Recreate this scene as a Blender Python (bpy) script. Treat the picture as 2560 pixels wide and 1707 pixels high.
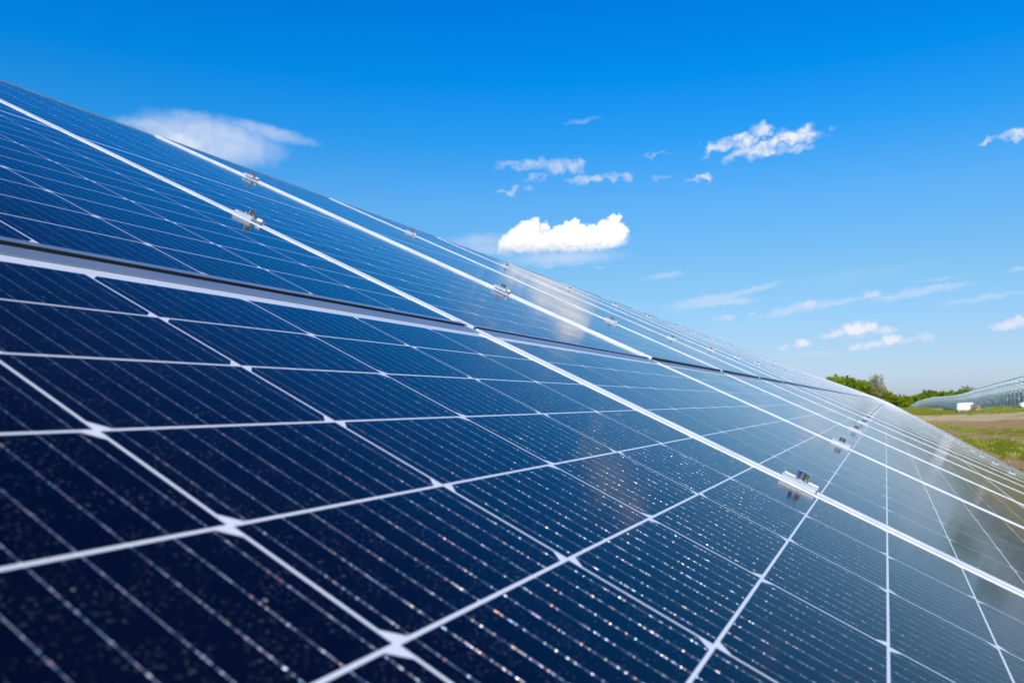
import bpy, bmesh, math, random
from mathutils import Vector, Matrix

C = bpy.context.scene.collection
S = bpy.context.scene
rad = math.radians
for o in list(bpy.data.objects):
    bpy.data.objects.remove(o, do_unlink=True)

# ------------------------------------------------------------------ camera
F_PX = 2026.24                      # focal length in pixels of a 2560 px wide picture
PITCH = math.atan((1002.0 - 853.5) / F_PX)
EYE = Vector((0, 0, 1.5))
RIGHT = Vector((1, 0, 0))
DOWN = Vector((0, math.sin(PITCH), -math.cos(PITCH)))
FWD = Vector((0, math.cos(PITCH), math.sin(PITCH)))
cam_d = bpy.data.cameras.new('camera')
cam = bpy.data.objects.new('camera', cam_d)
C.objects.link(cam)
cam.location = EYE
cam.rotation_euler = (math.pi / 2 + PITCH, 0, 0)
cam_d.sensor_width = 36.0
cam_d.lens = F_PX / 2560 * 36.0
cam_d.clip_start = 0.02
cam_d.clip_end = 6000
cam_d.dof.use_dof = True
cam_d.dof.focus_distance = 1.15
cam_d.dof.aperture_fstop = 13
S.camera = cam

# rotation and position of the near array's plane, solved from the photograph
def rot3(a, b, c):
    return (Matrix.Rotation(c, 3, 'Z') @ Matrix.Rotation(b, 3, 'Y') @ Matrix.Rotation(a, 3, 'X'))
R = rot3(-1.3089, -1.1339, 0.1576)
T = Vector((-0.4841, -0.0821, 0.2988))
def cam2w(v):
    return RIGHT * v[0] + DOWN * v[1] + FWD * v[2]
AX = cam2w(R.col[0]).normalized()           # along the row, away from the camera
BX = cam2w(R.col[1]).normalized()           # down the slope
NX = -cam2w(R.col[2]).normalized()          # out of the glass
ORG = EYE + cam2w(T)
def plane(x, y, z=0.0):
    return ORG + AX * x + BX * y + NX * z
BASIS = Matrix((AX, -BX, NX)).transposed()  # local x along row, y up the slope, z out
HX = Vector((AX.x, AX.y, 0)).normalized()   # row direction on the ground
LX = Vector((HX.y, -HX.x, 0))               # to the right of the row (downslope side)

# ------------------------------------------------------------------ sun, sky
sd = AX * -0.79 + BX * -0.16 + NX * 0.585
sd.normalize()
SUN_EL = math.asin(sd.z)
SUN_AZ = math.atan2(sd.x, sd.y)             # clockwise from +Y
sun_d = bpy.data.lights.new('sun', 'SUN')
sun_d.energy = 4.8
sun_d.angle = rad(0.53)
sun_d.color = (1.0, 0.965, 0.91)
sun = bpy.data.objects.new('sun', sun_d)
C.objects.link(sun)
sun.rotation_euler = sd.to_track_quat('Z', 'Y').to_euler()

S.view_settings.view_transform = 'Standard'
S.view_settings.look = 'None'
S.view_settings.exposure = 0.0
S.view_settings.gamma = 1.0
S.render.engine = 'CYCLES'
S.cycles.max_bounces = 8
S.cycles.diffuse_bounces = 3
S.cycles.glossy_bounces = 4
S.cycles.sample_clamp_indirect = 6.0
S.render.film_transparent = False

class NT:
    """small helper to write node maths"""
    def __init__(s, tree):
        s.t = tree
        s.n = tree.nodes
        s.l = tree.links
    def node(s, kind, **kw):
        n = s.n.new(kind)
        for k, v in kw.items():
            setattr(n, k, v)
        return n
    def put(s, sock, v):
        if hasattr(v, 'links') or hasattr(v, 'is_linked'):
            s.l.new(v, sock)
        else:
            sock.default_value = v
    def m(s, op, a, b=0.0, c=0.0, clamp=False):
        n = s.n.new('ShaderNodeMath')
        n.operation = op
        n.use_clamp = clamp
        s.put(n.inputs[0], a)
        s.put(n.inputs[1], b)
        s.put(n.inputs[2], c)
        return n.outputs[0]
    def add(s, a, b): return s.m('ADD', a, b)
    def sub(s, a, b): return s.m('SUBTRACT', a, b)
    def mul(s, a, b): return s.m('MULTIPLY', a, b)
    def div(s, a, b): return s.m('DIVIDE', a, b)
    def lt(s, a, b): return s.m('LESS_THAN', a, b)
    def gt(s, a, b): return s.m('GREATER_THAN', a, b)
    def mx(s, a, b): return s.m('MAXIMUM', a, b)
    def mn(s, a, b): return s.m('MINIMUM', a, b)
    def abs(s, a): return s.m('ABSOLUTE', a)
    def floor(s, a): return s.m('FLOOR', a)
    def fract(s, a): return s.m('FRACT', a)
    def mapr(s, v, a, b, c=0.0, d=1.0, smooth=True):
        n = s.n.new('ShaderNodeMapRange')
        n.interpolation_type = 'SMOOTHSTEP' if smooth else 'LINEAR'
        n.clamp = True
        for i, x in enumerate((v, a, b, c, d)):
            s.put(n.inputs[i], x)
        return n.outputs[0]
    def mix(s, f, a, b, mode='MIX'):
        n = s.n.new('ShaderNodeMix')
        n.data_type = 'RGBA'
        n.blend_type = mode
        s.put(n.inputs[0], f)
        s.put(n.inputs[6], a)
        s.put(n.inputs[7], b)
        return n.outputs[2]
    def noise(s, vec, scale, detail=4, rough=0.55, dist=0.0, dim='3D'):
        n = s.n.new('ShaderNodeTexNoise')
        n.noise_dimensions = dim
        if vec is not None:
            s.l.new(vec, n.inputs['Vector'])
        n.inputs['Scale'].default_value = scale
        n.inputs['Detail'].default_value = detail
        n.inputs['Roughness'].default_value = rough
        n.inputs['Distortion'].default_value = dist
        return n.outputs['Fac']
    def xyz(s, a, b, c=0.0):
        n = s.n.new('ShaderNodeCombineXYZ')
        s.put(n.inputs[0], a); s.put(n.inputs[1], b); s.put(n.inputs[2], c)
        return n.outputs[0]
    def sep(s, v):
        n = s.n.new('ShaderNodeSeparateXYZ')
        s.l.new(v, n.inputs[0])
        return n.outputs
    def ramp(s, f, stops, interp='LINEAR'):
        n = s.n.new('ShaderNodeValToRGB')
        n.color_ramp.interpolation = interp
        e = n.color_ramp.elements
        while len(e) < len(stops):
            e.new(0.5)
        for i, (p, c) in enumerate(stops):
            e[i].position = p
            e[i].color = (*c, 1) if len(c) == 3 else c
        s.put(n.inputs[0], f)
        return n.outputs[0]

# world: physical sky, graded by elevation, with the photograph's clouds
W = bpy.data.worlds.new('World')
S.world = W
W.use_nodes = True
w = NT(W.node_tree)
W.node_tree.nodes.clear()
sky = w.node('ShaderNodeTexSky')
sky.sky_type = 'NISHITA'
sky.sun_disc = False
sky.sun_elevation = SUN_EL
sky.sun_rotation = SUN_AZ
sky.altitude = 200
sky.air_density = 1.0
sky.dust_density = 0.6
sky.ozone_density = 2.0
tc = w.node('ShaderNodeTexCoord')
nrm = w.node('ShaderNodeVectorMath', operation='NORMALIZE')
w.l.new(tc.outputs['Generated'], nrm.inputs[0])
dx, dy, dz = w.sep(nrm.outputs[0])
az = w.mul(w.m('ARCTAN2', dx, dy), 57.2958)          # degrees right of forward
el = w.mul(w.m('ARCSINE', dz), 57.2958)              # degrees above horizon
tint = w.ramp(w.div(w.mx(el, 0.0), 90.0), [
    (0.0, (0.64, 0.76, 1.22)), (3.7 / 90, (0.645, 0.79, 1.07)), (8.6 / 90, (0.59, 0.93, 1.12)), (13.8 / 90, (0.44, 1.05, 1.42)),
    (18.0 / 90, (0.13, 1.04, 1.66)), (22.0 / 90, (0.006, 1.0, 1.84)), (27.0 / 90, (0.0, 0.92, 1.96)), (31.5 / 90, (0.0, 0.57, 1.45)), (40.0 / 90, (0.0, 0.31, 0.95)), (1.0, (0.0, 0.22, 0.7))])
skyc = w.mix(1.0, sky.outputs[0], tint, 'MULTIPLY')
hsv = w.node('ShaderNodeHueSaturation')
hsv.inputs['Saturation'].default_value = 1.0
hsv.inputs['Value'].default_value = 1.0
w.l.new(skyc, hsv.inputs['Color'])
skyc = hsv.outputs[0]

def px_dir(px, py):
    v = cam2w(Vector(((px - 1280) / F_PX, (py - 853.5) / F_PX, 1))).normalized()
    return math.degrees(math.atan2(v.x, v.y)), math.degrees(math.asin(v.z))
azel = w.xyz(az, el, 0.0)
n_fine = w.noise(azel, 1.1, 4, 0.5, 0.2, '2D')
n_x = w.noise(azel, 1.0, 4, 0.5, 0.0, '2D')
n_y = w.noise(w.xyz(w.add(az, 31.7), w.mul(el, 1.3), 0.0), 1.1, 4, 0.5, 0.0, '2D')
n_cx = w.noise(azel, 2.6, 3, 0.45, 0.0, '2D')
n_cy = w.noise(w.xyz(w.add(az, 13.1), w.add(el, 7.7), 0.0), 2.6, 3, 0.45, 0.0, '2D')
def warp(nx, ny, ax, ay):
    return w.xyz(w.add(az, w.mul(w.sub(nx, 0.5), ax)), w.add(el, w.mul(w.sub(ny, 0.5), ay)), 0.0)
wp_rag = warp(n_x, n_y, 2.4, 1.15)       # ragged wisps
wp_soft = warp(n_x, n_y, 1.6, 0.45)     # smooth veils
wp_cum = warp(n_cx, n_cy, 0.50, 0.50)   # crisp heaps
LAST = [None]                           # each brush waits for the one before, which keeps the shader small
def brush(wp, cx, cy, rx, ry, tilt, soft, alpha):
    ca, ce = px_dir(cx, cy)
    ra = (px_dir(cx + rx, cy)[0] - px_dir(cx - rx, cy)[0]) / 2
    re = (px_dir(cx, cy - ry)[1] - px_dir(cx, cy + ry)[1]) / 2
    mp = w.node('ShaderNodeMapping'); mp.vector_type = 'TEXTURE'
    mp.inputs['Location'].default_value = (ca, ce, 0)
    mp.inputs['Rotation'].default_value = (0, 0, rad(tilt))
    mp.inputs['Scale'].default_value = (ra, re, 1)
    if LAST[0] is not None:
        ma = w.node('ShaderNodeVectorMath', operation='MULTIPLY_ADD')
        w.l.new(LAST[0], ma.inputs[0]); ma.inputs[1].default_value = (1e-7, 1e-7, 1e-7); w.l.new(wp, ma.inputs[2])
        wp = ma.outputs[0]
    w.l.new(wp, mp.inputs[0])
    ln = w.node('ShaderNodeVectorMath', operation='LENGTH')
    w.l.new(mp.outputs[0], ln.inputs[0])
    return w.mapr(ln.outputs['Value'], 1.0 + soft * 0.35, 1.0 - soft * 1.1, 0.0, alpha)
def layer(wp, rows, cur=None):
    for r_ in rows:
        c_ = brush(wp, *r_)
        cur = c_ if cur is None else w.mx(cur, c_)
        LAST[0] = cur
    return cur
# (x, y, half width, half height, tilt, softness, opacity)
veil = layer(wp_soft, [
 (515, 352, 205, 66, -2, 0.50, 0.70), (450, 365, 130, 66, 0, 0.7, 0.86), (670, 330, 125, 20, -9, 0.7, 0.52), (400, 318, 115, 24, 0, 0.7, 0.60),
 (500, 300, 130, 20, -2, 0.9, 0.45), (575, 378, 130, 34, 8, 0.9, 0.58),
 (1769, 752, 105, 17, 9, 0.55, 0.50), (1875, 726, 90, 8, 13, 0.7, 0.46), (1816, 755, 80, 11, 3, 0.6, 0.52),
 (1984, 773, 105, 12, 11, 0.6, 0.50), (2090, 758, 95, 8, 8, 0.7, 0.46), (2285, 733, 120, 11, 8, 0.6, 0.48), (2344, 719, 105, 9, 4, 0.7, 0.46),
 (2461, 745, 130, 9, 7, 0.7, 0.40), (2344, 698, 60, 5, 3, 0.8, 0.28), (2031, 886, 90, 6, 4, 0.8, 0.30), (1663, 689, 55, 9, 6, 0.7, 0.40),
 (2547, 672, 45, 7, 8, 0.7, 0.42), (1200, 603, 90, 22, 5, 0.8, 0.46), (1215, 622, 75, 18, 0, 0.8, 0.44), (1410, 646, 150, 20, 2, 0.9, 0.66),
 (2140, 690, 200, 20, 5, 1.0, 0.10), (2300, 930, 260, 14, 0, 1.0, 0.10), (1455, 302, 40, 7, 6, 0.8, 0.26)])
rag = layer(wp_rag, [
 (1322, 410, 46, 15, 5, 0.75, 0.64), (1268, 411, 34, 11, 0, 0.8, 0.46), (1385, 414, 46, 17, -10, 0.7, 0.66), (1432, 414, 36, 20, -15, 0.7, 0.66),
 (1392, 428, 22, 12, 0, 0.8, 0.56), (1475, 446, 58, 11, 2, 0.7, 0.66), (1530, 444, 48, 8, 3, 0.7, 0.52), (1566, 441, 22, 11, 0, 0.7, 0.60),
 (1340, 446, 30, 10, 12, 0.8, 0.36), (1290, 476, 30, 7, 4, 0.7, 0.56), (1253, 477, 20, 6, 0, 0.7, 0.42), (1640, 387, 36, 6, 4, 0.8, 0.34), (1648, 444, 18, 6, 5, 0.8, 0.30),
 (1791, 368, 48, 15, 18, 0.6, 0.84), (1901, 327, 36, 15, 8, 0.6, 0.84), (1857, 353, 36, 20, 0, 0.5, 0.95), (1868, 380, 44, 18, 8, 0.6, 0.94),
 (1922, 366, 66, 22, 20, 0.5, 0.98), (1976, 342, 66, 22, 8, 0.5, 0.98), (2024, 336, 48, 16, -4, 0.7, 0.84), (1980, 372, 48, 12, 8, 0.7, 0.66),
 (1824, 400, 34, 11, 16, 0.7, 0.74), (1764, 444, 26, 10, 20, 0.6, 0.86), (1735, 447, 18, 5, 0, 0.7, 0.6),
 (2468, 353, 34, 8, 26, 0.6, 0.78), (2541, 334, 58, 14, 8, 0.6, 0.82)])
heap = layer(wp_cum, [
 (2023, 761, 26, 9, 8, 0.5, 0.74), (2180, 737, 26, 10, 2, 0.6, 0.68), (2140, 823, 42, 19, 0, 0.45, 0.96), (2178, 817, 26, 16, 0, 0.5, 0.92), (2090, 834, 50, 11, 11, 0.6, 0.80),
 (2215, 825, 30, 13, 0, 0.6, 0.76), (2009, 859, 24, 12, 4, 0.55, 0.88), (1959, 869, 20, 8, 16, 0.7, 0.56), (2230, 849, 34, 15, 0, 0.5, 0.90),
 (2187, 861, 54, 11, 8, 0.6, 0.76), (2140, 869, 24, 10, 4, 0.6, 0.78), (2316, 843, 28, 12, 0, 0.7, 0.62), (2266, 852, 40, 7, 4, 0.7, 0.5),
 (2524, 812, 56, 15, 7, 0.5, 0.80), (2550, 800, 30, 12, 0, 0.6, 0.8), (1820, 794, 24, 8, 5, 0.7, 0.56), (1790, 797, 12, 6, 0, 0.7, 0.46), (1880, 785, 14, 8, 0, 0.7, 0.48),
 (1500, 668, 16, 4, 0, 0.7, 0.4), (1370, 663, 30, 8, 4, 0.8, 0.42)])
cum = layer(wp_cum, [
 (1320, 577, 34, 28, 0, 0.2, 1), (1318, 561, 14, 12, 0, 0.3, 1), (1340, 558, 12, 13, 0, 0.3, 1), (1360, 567, 14, 13, 0, 0.3, 1), (1297, 590, 30, 26, 0, 0.2, 1),
 (1272, 612, 27, 26, 0, 0.25, 1), (1405, 578, 28, 18, 0, 0.25, 1), (1420, 564, 13, 12, 0, 0.3, 1), (1438, 559, 14, 14, 0, 0.25, 1), (1446, 572, 26, 16, 0, 0.25, 1),
 (1484, 574, 28, 14, 0, 0.25, 1), (1508, 563, 17, 15, 0, 0.25, 1), (1535, 546, 12, 13, 0, 0.25, 1), (1547, 544, 9, 11, 0, 0.3, 1), (1527, 570, 36, 26, 0, 0.2, 1),
 (1560, 578, 13, 17, 0, 0.3, 1), (1540, 588, 34, 20, 10, 0.3, 1), (1420, 603, 150, 32, 0, 0.2, 1), (1330, 607, 76, 32, 0, 0.2, 1), (1498, 598, 66, 28, 6, 0.3, 1),
 (1262, 632, 24, 12, 0, 0.4, 1)])
_, e_base = px_dir(1400, 634); _, e_mid = px_dir(1400, 606)
cum = w.mul(cum, w.mapr(w.add(el, w.mul(w.sub(n_cy, 0.5), 0.4)), e_base - 0.35, e_base + 0.45))
shade = w.mapr(w.add(el, w.mul(w.sub(n_cx, 0.5), 0.9)), e_base - 0.10, e_mid + 0.15)
tatter = w.mapr(n_fine, 0.28, 0.62, 0.50, 1.0)
thin_d = w.mx(w.mul(veil, w.mapr(n_fine, 0.25, 0.7, 0.85, 1.0)), w.mx(w.mul(rag, tatter), heap))
# a few thin clouds elsewhere in the sky (seen only in reflections)
oth = w.mul(w.mapr(w.noise(w.xyz(w.mul(az, 0.5), el, 9.0), 0.12, 5, 0.55, 0.4, '2D'), 0.60, 0.85),
            w.mapr(w.abs(az), 45.0, 60.0))
front = w.gt(dy, 0.0)
thin_d = w.mx(w.mul(thin_d, front), w.mul(oth, 0.6))
cum = w.mul(cum, front)
SKY_K = 0.105
bgsky = w.mix(1.0, skyc, (SKY_K, SKY_K, SKY_K, 1), 'MULTIPLY')
thinc = w.mix(w.mapr(thin_d, 0.6, 1.0), (0.68, 0.76, 0.93, 1), (0.86, 0.89, 0.96, 1))
cumc = w.mix(shade, (0.58, 0.68, 0.87, 1), (1.02, 1.02, 1.03, 1))
full = w.mix(cum, w.mix(thin_d, bgsky, thinc), cumc)
bg = w.node('ShaderNodeBackground')
w.l.new(full, bg.inputs[0])
bg.inputs[1].default_value = 1.0
wo = w.node('ShaderNodeOutputWorld')
w.l.new(bg.outputs[0], wo.inputs[0])

# ------------------------------------------------------------------ helpers
def tag(o, label=None, cat=None, group=None, kind=None):
    if label: o['label'] = label
    if cat: o['category'] = cat
    if group: o['group'] = group
    if kind: o['kind'] = kind
    return o
def empty(name, mat):
    o = bpy.data.objects.new(name, None)
    o.empty_display_size = 0.1
    C.objects.link(o)
    o.matrix_world = mat
    return o
def mesh_from(bm, name, mats):
    me = bpy.data.meshes.new(name)
    bm.normal_update()
    bm.to_mesh(me); bm.free()
    for m in (mats if isinstance(mats, (list, tuple)) else [mats]):
        me.materials.append(m)
    return me
def part(name, me, parent=None):
    o = bpy.data.objects.new(name, me)
    C.objects.link(o)
    if parent is not None: o.parent = parent
    return o
def box(bm, x0, x1, y0, y1, z0, z1, mi=0):
    vs = [bm.verts.new(p) for p in ((x0,y0,z0),(x1,y0,z0),(x1,y1,z0),(x0,y1,z0),(x0,y0,z1),(x1,y0,z1),(x1,y1,z1),(x0,y1,z1))]
    for f in ((0,3,2,1),(4,5,6,7),(0,1,5,4),(1,2,6,5),(2,3,7,6),(3,0,4,7)):
        fc = bm.faces.new([vs[i] for i in f]); fc.material_index = mi
    return vs
def beam(bm, p, q, wd, dp, up=Vector((0,0,1)), mi=0):
    """rectangular bar from p to q"""
    p = Vector(p); q = Vector(q)
    d = (q - p).normalized()
    s = d.cross(up).normalized(); u = s.cross(d).normalized()
    vs = []
    for e in (p, q):
        for a, b in ((-1,-1),(1,-1),(1,1),(-1,1)):
            vs.append(bm.verts.new(e + s * (a * wd / 2) + u * (b * dp / 2)))
    for f in ((0,3,2,1),(4,5,6,7),(0,1,5,4),(1,2,6,5),(2,3,7,6),(3,0,4,7)):
        fc = bm.faces.new([vs[i] for i in f]); fc.material_index = mi
def prism(bm, prof, y0, y1, mi=0):
    """profile in x-z swept along y"""
    a = [bm.verts.new((x, y0, z)) for x, z in prof]
    b = [bm.verts.new((x, y1, z)) for x, z in prof]
    n = len(prof)
    for i in range(n):
        f = bm.faces.new((a[i], a[(i+1) % n], b[(i+1) % n], b[i])); f.material_index = mi
    bm.faces.new(a[::-1]).material_index = mi
    bm.faces.new(b).material_index = mi
def new_mat(name):
    m = bpy.data.materials.new(name)
    m.use_nodes = True
    m.node_tree.nodes.clear()
    h = NT(m.node_tree)
    out = h.node('ShaderNodeOutputMaterial')
    p = h.node('ShaderNodeBsdfPrincipled')
    h.l.new(p.outputs[0], out.inputs[0])
    return m, h, p
def simple(name, col, rough=0.5, metal=0.0, var=0.12, scale=8.0, bump=0.0):
    m, h, p = new_mat(name)
    t = h.node('ShaderNodeTexCoord')
    n = h.noise(t.outputs['Object'], scale, 5, 0.6)
    k = h.mapr(n, 0.3, 0.7, 1 - var, 1 + var)
    c = h.mix(1.0, (*col, 1), h.xyz(k, k, k), 'MULTIPLY')
    h.l.new(c, p.inputs['Base Color'])
    p.inputs['Roughness'].default_value = rough
    p.inputs['Metallic'].default_value = metal
    if bump:
        b = h.node('ShaderNodeBump'); b.inputs['Strength'].default_value = bump
        b.inputs['Distance'].default_value = 0.01
        h.l.new(n, b.inputs['Height']); h.l.new(b.outputs[0], p.inputs['Normal'])
    return m

# ------------------------------------------------------------------ materials
PU, PV = 0.168, 0.085
MOD_W, LIP, MAR_X = 1.038, 0.0092, 0.015
BOT_EDGE, TOP_EDGE, MIDGAP = 0.016, 0.0385, 0.013
MOD_L = 24 * PV + MIDGAP + BOT_EDGE + TOP_EDGE

def laminate_material():
    m, h, p = new_mat('cell_glass')
    t = h.node('ShaderNodeTexCoord')
    x, y, z = h.sep(t.outputs['Object'])
    oi = h.node('ShaderNodeObjectInfo')
    seed = oi.outputs['Random']
    xs = h.sub(x, MAR_X)
    ci = h.floor(h.div(xs, PU))
    fx = h.sub(xs, h.mul(ci, PU))
    yt = h.sub(MOD_L - TOP_EDGE, y)                      # down from the first cell edge
    low = h.gt(yt, 12 * PV + MIDGAP)
    mid = h.mul(h.gt(yt, 12 * PV), h.sub(1.0, low))
    yy = h.sub(yt, h.mul(low, MIDGAP))
    rj = h.floor(h.div(yy, PV))
    fy = h.sub(yy, h.mul(rj, PV))
    dxe = h.sub(0.083, h.abs(h.sub(fx, PU / 2)))         # distance inside the cell from its side
    dye = h.sub(0.0415, h.abs(h.sub(fy, PV / 2)))
    par = h.fract(h.mul(ci, 0.5))                        # 0 even, .5 odd column
    odd = h.gt(par, 0.25)
    topd = h.sub(fy, 0.001); botd = h.sub(0.084, fy)
    chd = h.add(h.mul(odd, botd), h.mul(h.sub(1.0, odd), topd))
    cut = h.lt(h.add(dxe, chd), 0.0078)
    inside = h.mul(h.mul(h.gt(dxe, 0.0), h.gt(dye, 0.0)), h.sub(1.0, cut))
    inside = h.mul(inside, h.mul(h.gt(yt, 0.0), h.lt(yy, 24 * PV)))
    inside = h.mul(inside, h.mul(h.gt(xs, 0.0), h.lt(xs, 6 * PU)))
    inside = h.mul(inside, h.sub(1.0, mid))
    # nine wires per cell, running up the slope
    BP = 0.166 / 9
    q = h.div(h.sub(fx, 0.001), BP)
    bi = h.floor(q)
    off = h.abs(h.mul(h.sub(h.fract(q), 0.5), BP))
    seg = h.floor(h.div(yt, 0.0006))                     # short stretches of wire glint on their own
    pad = h.lt(h.abs(h.sub(h.fract(h.div(h.sub(fy, 0.0015), 0.0163)), 0.5)), 0.045)
    wn = h.node('ShaderNodeTexWhiteNoise', noise_dimensions='4D')
    h.l.new(h.xyz(h.add(bi, h.mul(ci, 17.0)), seg, 0.0), wn.inputs['Vector'])
    h.put(wn.inputs['W'], h.mul(seed, 91.0))
    r1 = wn.outputs['Value']
    r2, r3, r4 = h.sep(wn.outputs['Color'])
    wn2 = h.node('ShaderNodeTexWhiteNoise', noise_dimensions='4D')
    h.l.new(h.xyz(h.add(bi, h.mul(ci, 17.0)), h.floor(h.div(h.sub(fy, 0.0015), 0.0163)), rj), wn2.inputs['Vector'])
    h.put(wn2.inputs['W'], h.mul(seed, 37.0))
    rp = wn2.outputs['Value']
    wn3 = h.node('ShaderNodeTexWhiteNoise', noise_dimensions='4D')
    h.l.new(h.xyz(seg, h.add(bi, h.mul(ci, 23.0)), 5.0), wn3.inputs['Vector'])
    h.put(wn3.inputs['W'], h.mul(seed, 53.0))
    rp3 = wn3.outputs['Value']
    wid = h.add(0.00021, h.mul(h.gt(r2, 0.8), 0.00007))
    wid = h.add(wid, h.mul(h.mul(pad, h.gt(rp, 0.35)), 0.00030))
    wire = h.mul(h.lt(off, wid), inside)
    # fingers
    fing = h.lt(h.abs(h.sub(h.fract(h.div(yt, 0.0013)), 0.5)), 0.09)
    # dust and tiny specks
    oc = t.outputs['Object']
    d1 = h.noise(oc, 520, 2, 0.5, 0.0)
    d2 = h.noise(oc, 60, 4, 0.6, 0.3)
    d3 = h.noise(oc, 3.0, 4, 0.6, 0.6)
    speck = h.mul(h.mapr(d1, 0.58, 0.70), h.mapr(d2, 0.40, 0.60))
    vor = h.node('ShaderNodeTexVoronoi'); vor.feature = 'F1'
    vor.inputs['Scale'].default_value = 95
    h.l.new(oc, vor.inputs['Vector'])
    vr, vg, vb = h.sep(vor.outputs['Color'])
    spot = h.mul(h.lt(vor.outputs['Distance'], h.mul(vg, 0.09)), h.gt(vr, 0.80))
    # colours
    wnc = h.node('ShaderNodeTexWhiteNoise', noise_dimensions='4D')
    h.l.new(h.xyz(ci, rj, 0.0), wnc.inputs['Vector']); h.put(wnc.inputs['W'], h.mul(seed, 11.0))
    cv = h.mapr(wnc.outputs['Value'], 0, 1, 0.82, 1.22, False)
    cell = h.mix(1.0, (0.0002, 0.0020, 0.0120, 1), h.xyz(cv, cv, cv), 'MULTIPLY')
    cell = h.mix(h.mul(fing, 0.05), cell, (0.06, 0.13, 0.26, 1))
    cell = h.mix(h.mul(speck, 0.16), cell, (0.35, 0.38, 0.42, 1))
    cell = h.mix(h.mul(spot, 0.45), cell, (0.55, 0.55, 0.52, 1))
    cell = h.mix(h.mapr(d3, 0.4, 0.75, 0.0, 0.003), cell, (0.5, 0.5, 0.5, 1))
    hue = h.node('ShaderNodeCombineColor', mode='HSV')  # random hues put the iridescence of the glints into the wire colour
    h.put(hue.inputs[0], h.m('FRACT', h.add(h.mul(h.gt(r3, 0.30), 0.50), h.mul(r3, 0.18)))); h.put(hue.inputs[1], h.mul(h.gt(r4, 0.30), h.mul(h.mapr(r1, 0, 1, 0.10, 0.62, False), h.mapr(r2, 0.2, 0.8, 0.5, 1.0)))); h.put(hue.inputs[2], h.mul(h.mapr(rp3, 0.35, 0.6, 0.95, 0.40), h.add(0.6, h.mul(r2, 0.75))))
    back = h.mix(h.mapr(d2, 0.3, 0.7, 0.0, 0.12), (0.74, 0.76, 0.80, 1), (0.60, 0.62, 0.64, 1))
    col = h.mix(inside, back, cell)
    col = h.mix(wire, col, hue.outputs[0])
    h.l.new(col, p.inputs['Base Color'])
    h.l.new(h.mul(wire, 0.85), p.inputs['Metallic'])
    rg = h.mix(wire, (0.55, 0.55, 0.55, 1), (0.33, 0.33, 0.33, 1))
    h.l.new(rg, p.inputs['Roughness'])
    p.inputs['Specular IOR Level'].default_value = 0.0
    p.inputs['Coat Weight'].default_value = 1.0
    p.inputs['Coat IOR'].default_value = 1.205
    p.inputs['Sheen Weight'].default_value = 0.006
    p.inputs['Sheen Roughness'].default_value = 0.35
    p.inputs['Sheen Tint'].default_value = (0.85, 0.88, 1.0, 1)
    h.put(p.inputs['Coat Roughness'], h.mapr(d3, 0.35, 0.7, 0.085, 0.125))
    # wires are round: their shading normal turns about the slope direction
    sg = h.sub(h.mul(h.gt(r1, 0.4), 2.0), 1.0)
    th = h.mul(h.mul(sg, -1.0), h.mapr(rp3, 0, 1, 0.35, 1.35, False))
    geo = h.node('ShaderNodeNewGeometry')
    sx = h.m('SINE', th); cz = h.m('COSINE', th)
    v1 = h.node('ShaderNodeVectorMath', operation='SCALE'); v1.inputs[0].default_value = AX; h.l.new(sx, v1.inputs['Scale'])
    v2 = h.node('ShaderNodeVectorMath', operation='SCALE'); h.l.new(geo.outputs['Normal'], v2.inputs[0]); h.l.new(cz, v2.inputs['Scale'])
    v3 = h.node('ShaderNodeVectorMath', operation='ADD'); h.l.new(v1.outputs[0], v3.inputs[0]); h.l.new(v2.outputs[0], v3.inputs[1])
    nm = h.node('ShaderNodeMix', data_type='VECTOR')
    h.l.new(wire, nm.inputs[0]); h.l.new(geo.outputs['Normal'], nm.inputs[4]); h.l.new(v3.outputs[0], nm.inputs[5])
    h.l.new(nm.outputs[1], p.inputs['Normal'])
    # slightly rolled glass
    bm_ = h.node('ShaderNodeBump'); bm_.inputs['Strength'].default_value = 0.12; bm_.inputs['Distance'].default_value = 0.0004
    h.l.new(h.noise(oc, 35, 2, 0.5), bm_.inputs['Height'])
    h.l.new(bm_.outputs[0], p.inputs['Coat Normal'])
    return m
M_GLASS = laminate_material()

def alu_material(name, col, rough, metal, axis):
    """drawn aluminium, fine lines along one local axis"""
    m, h, p = new_mat(name)
    t = h.node('ShaderNodeTexCoord')
    x, y, z = h.sep(t.outputs['Object'])
    v = h.xyz(h.mul(x, 1.0 if axis == 'x' else 900.0), h.mul(y, 900.0 if axis == 'x' else 1.0), h.mul(z, 900.0))
    n = h.noise(v, 1.0, 3, 0.6)
    n2 = h.noise(t.outputs['Object'], 14, 5, 0.6)
    k = h.add(h.mapr(n, 0.3, 0.7, 0.92, 1.04), h.mapr(n2, 0.3, 0.7, -0.05, 0.03))
    h.l.new(h.mix(1.0, (*col, 1), h.xyz(k, k, k), 'MULTIPLY'), p.inputs['Base Color'])
    h.put(p.inputs['Roughness'], h.mapr(n2, 0.3, 0.7, rough - 0.06, rough + 0.08))
    p.inputs['Metallic'].default_value = metal
    return m
M_FRAME = alu_material('anodised_frame', (0.80, 0.81, 0.83), 0.40, 0.45, 'y')
M_FRAME_END = alu_material('anodised_frame_end', (0.38, 0.46, 0.54), 0.34, 0.6, 'x')
M_GAP_SHADE = simple('gap_shade_face', (0.05, 0.06, 0.062), 0.6, 0.0, 0.2, 4)  # end face of the frame painted dark for the shade in the row gap
M_CLAMP = alu_material('mill_aluminium', (0.66, 0.67, 0.69), 0.42, 0.55, 'y')
M_BOLT = simple('stainless_bolt', (0.62, 0.59, 0.55), 0.16, 1.0, 0.08, 60)
M_GALV = simple('galvanised_steel', (0.92, 0.95, 0.95), 0.55, 0.0, 0.10, 3)
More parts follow.
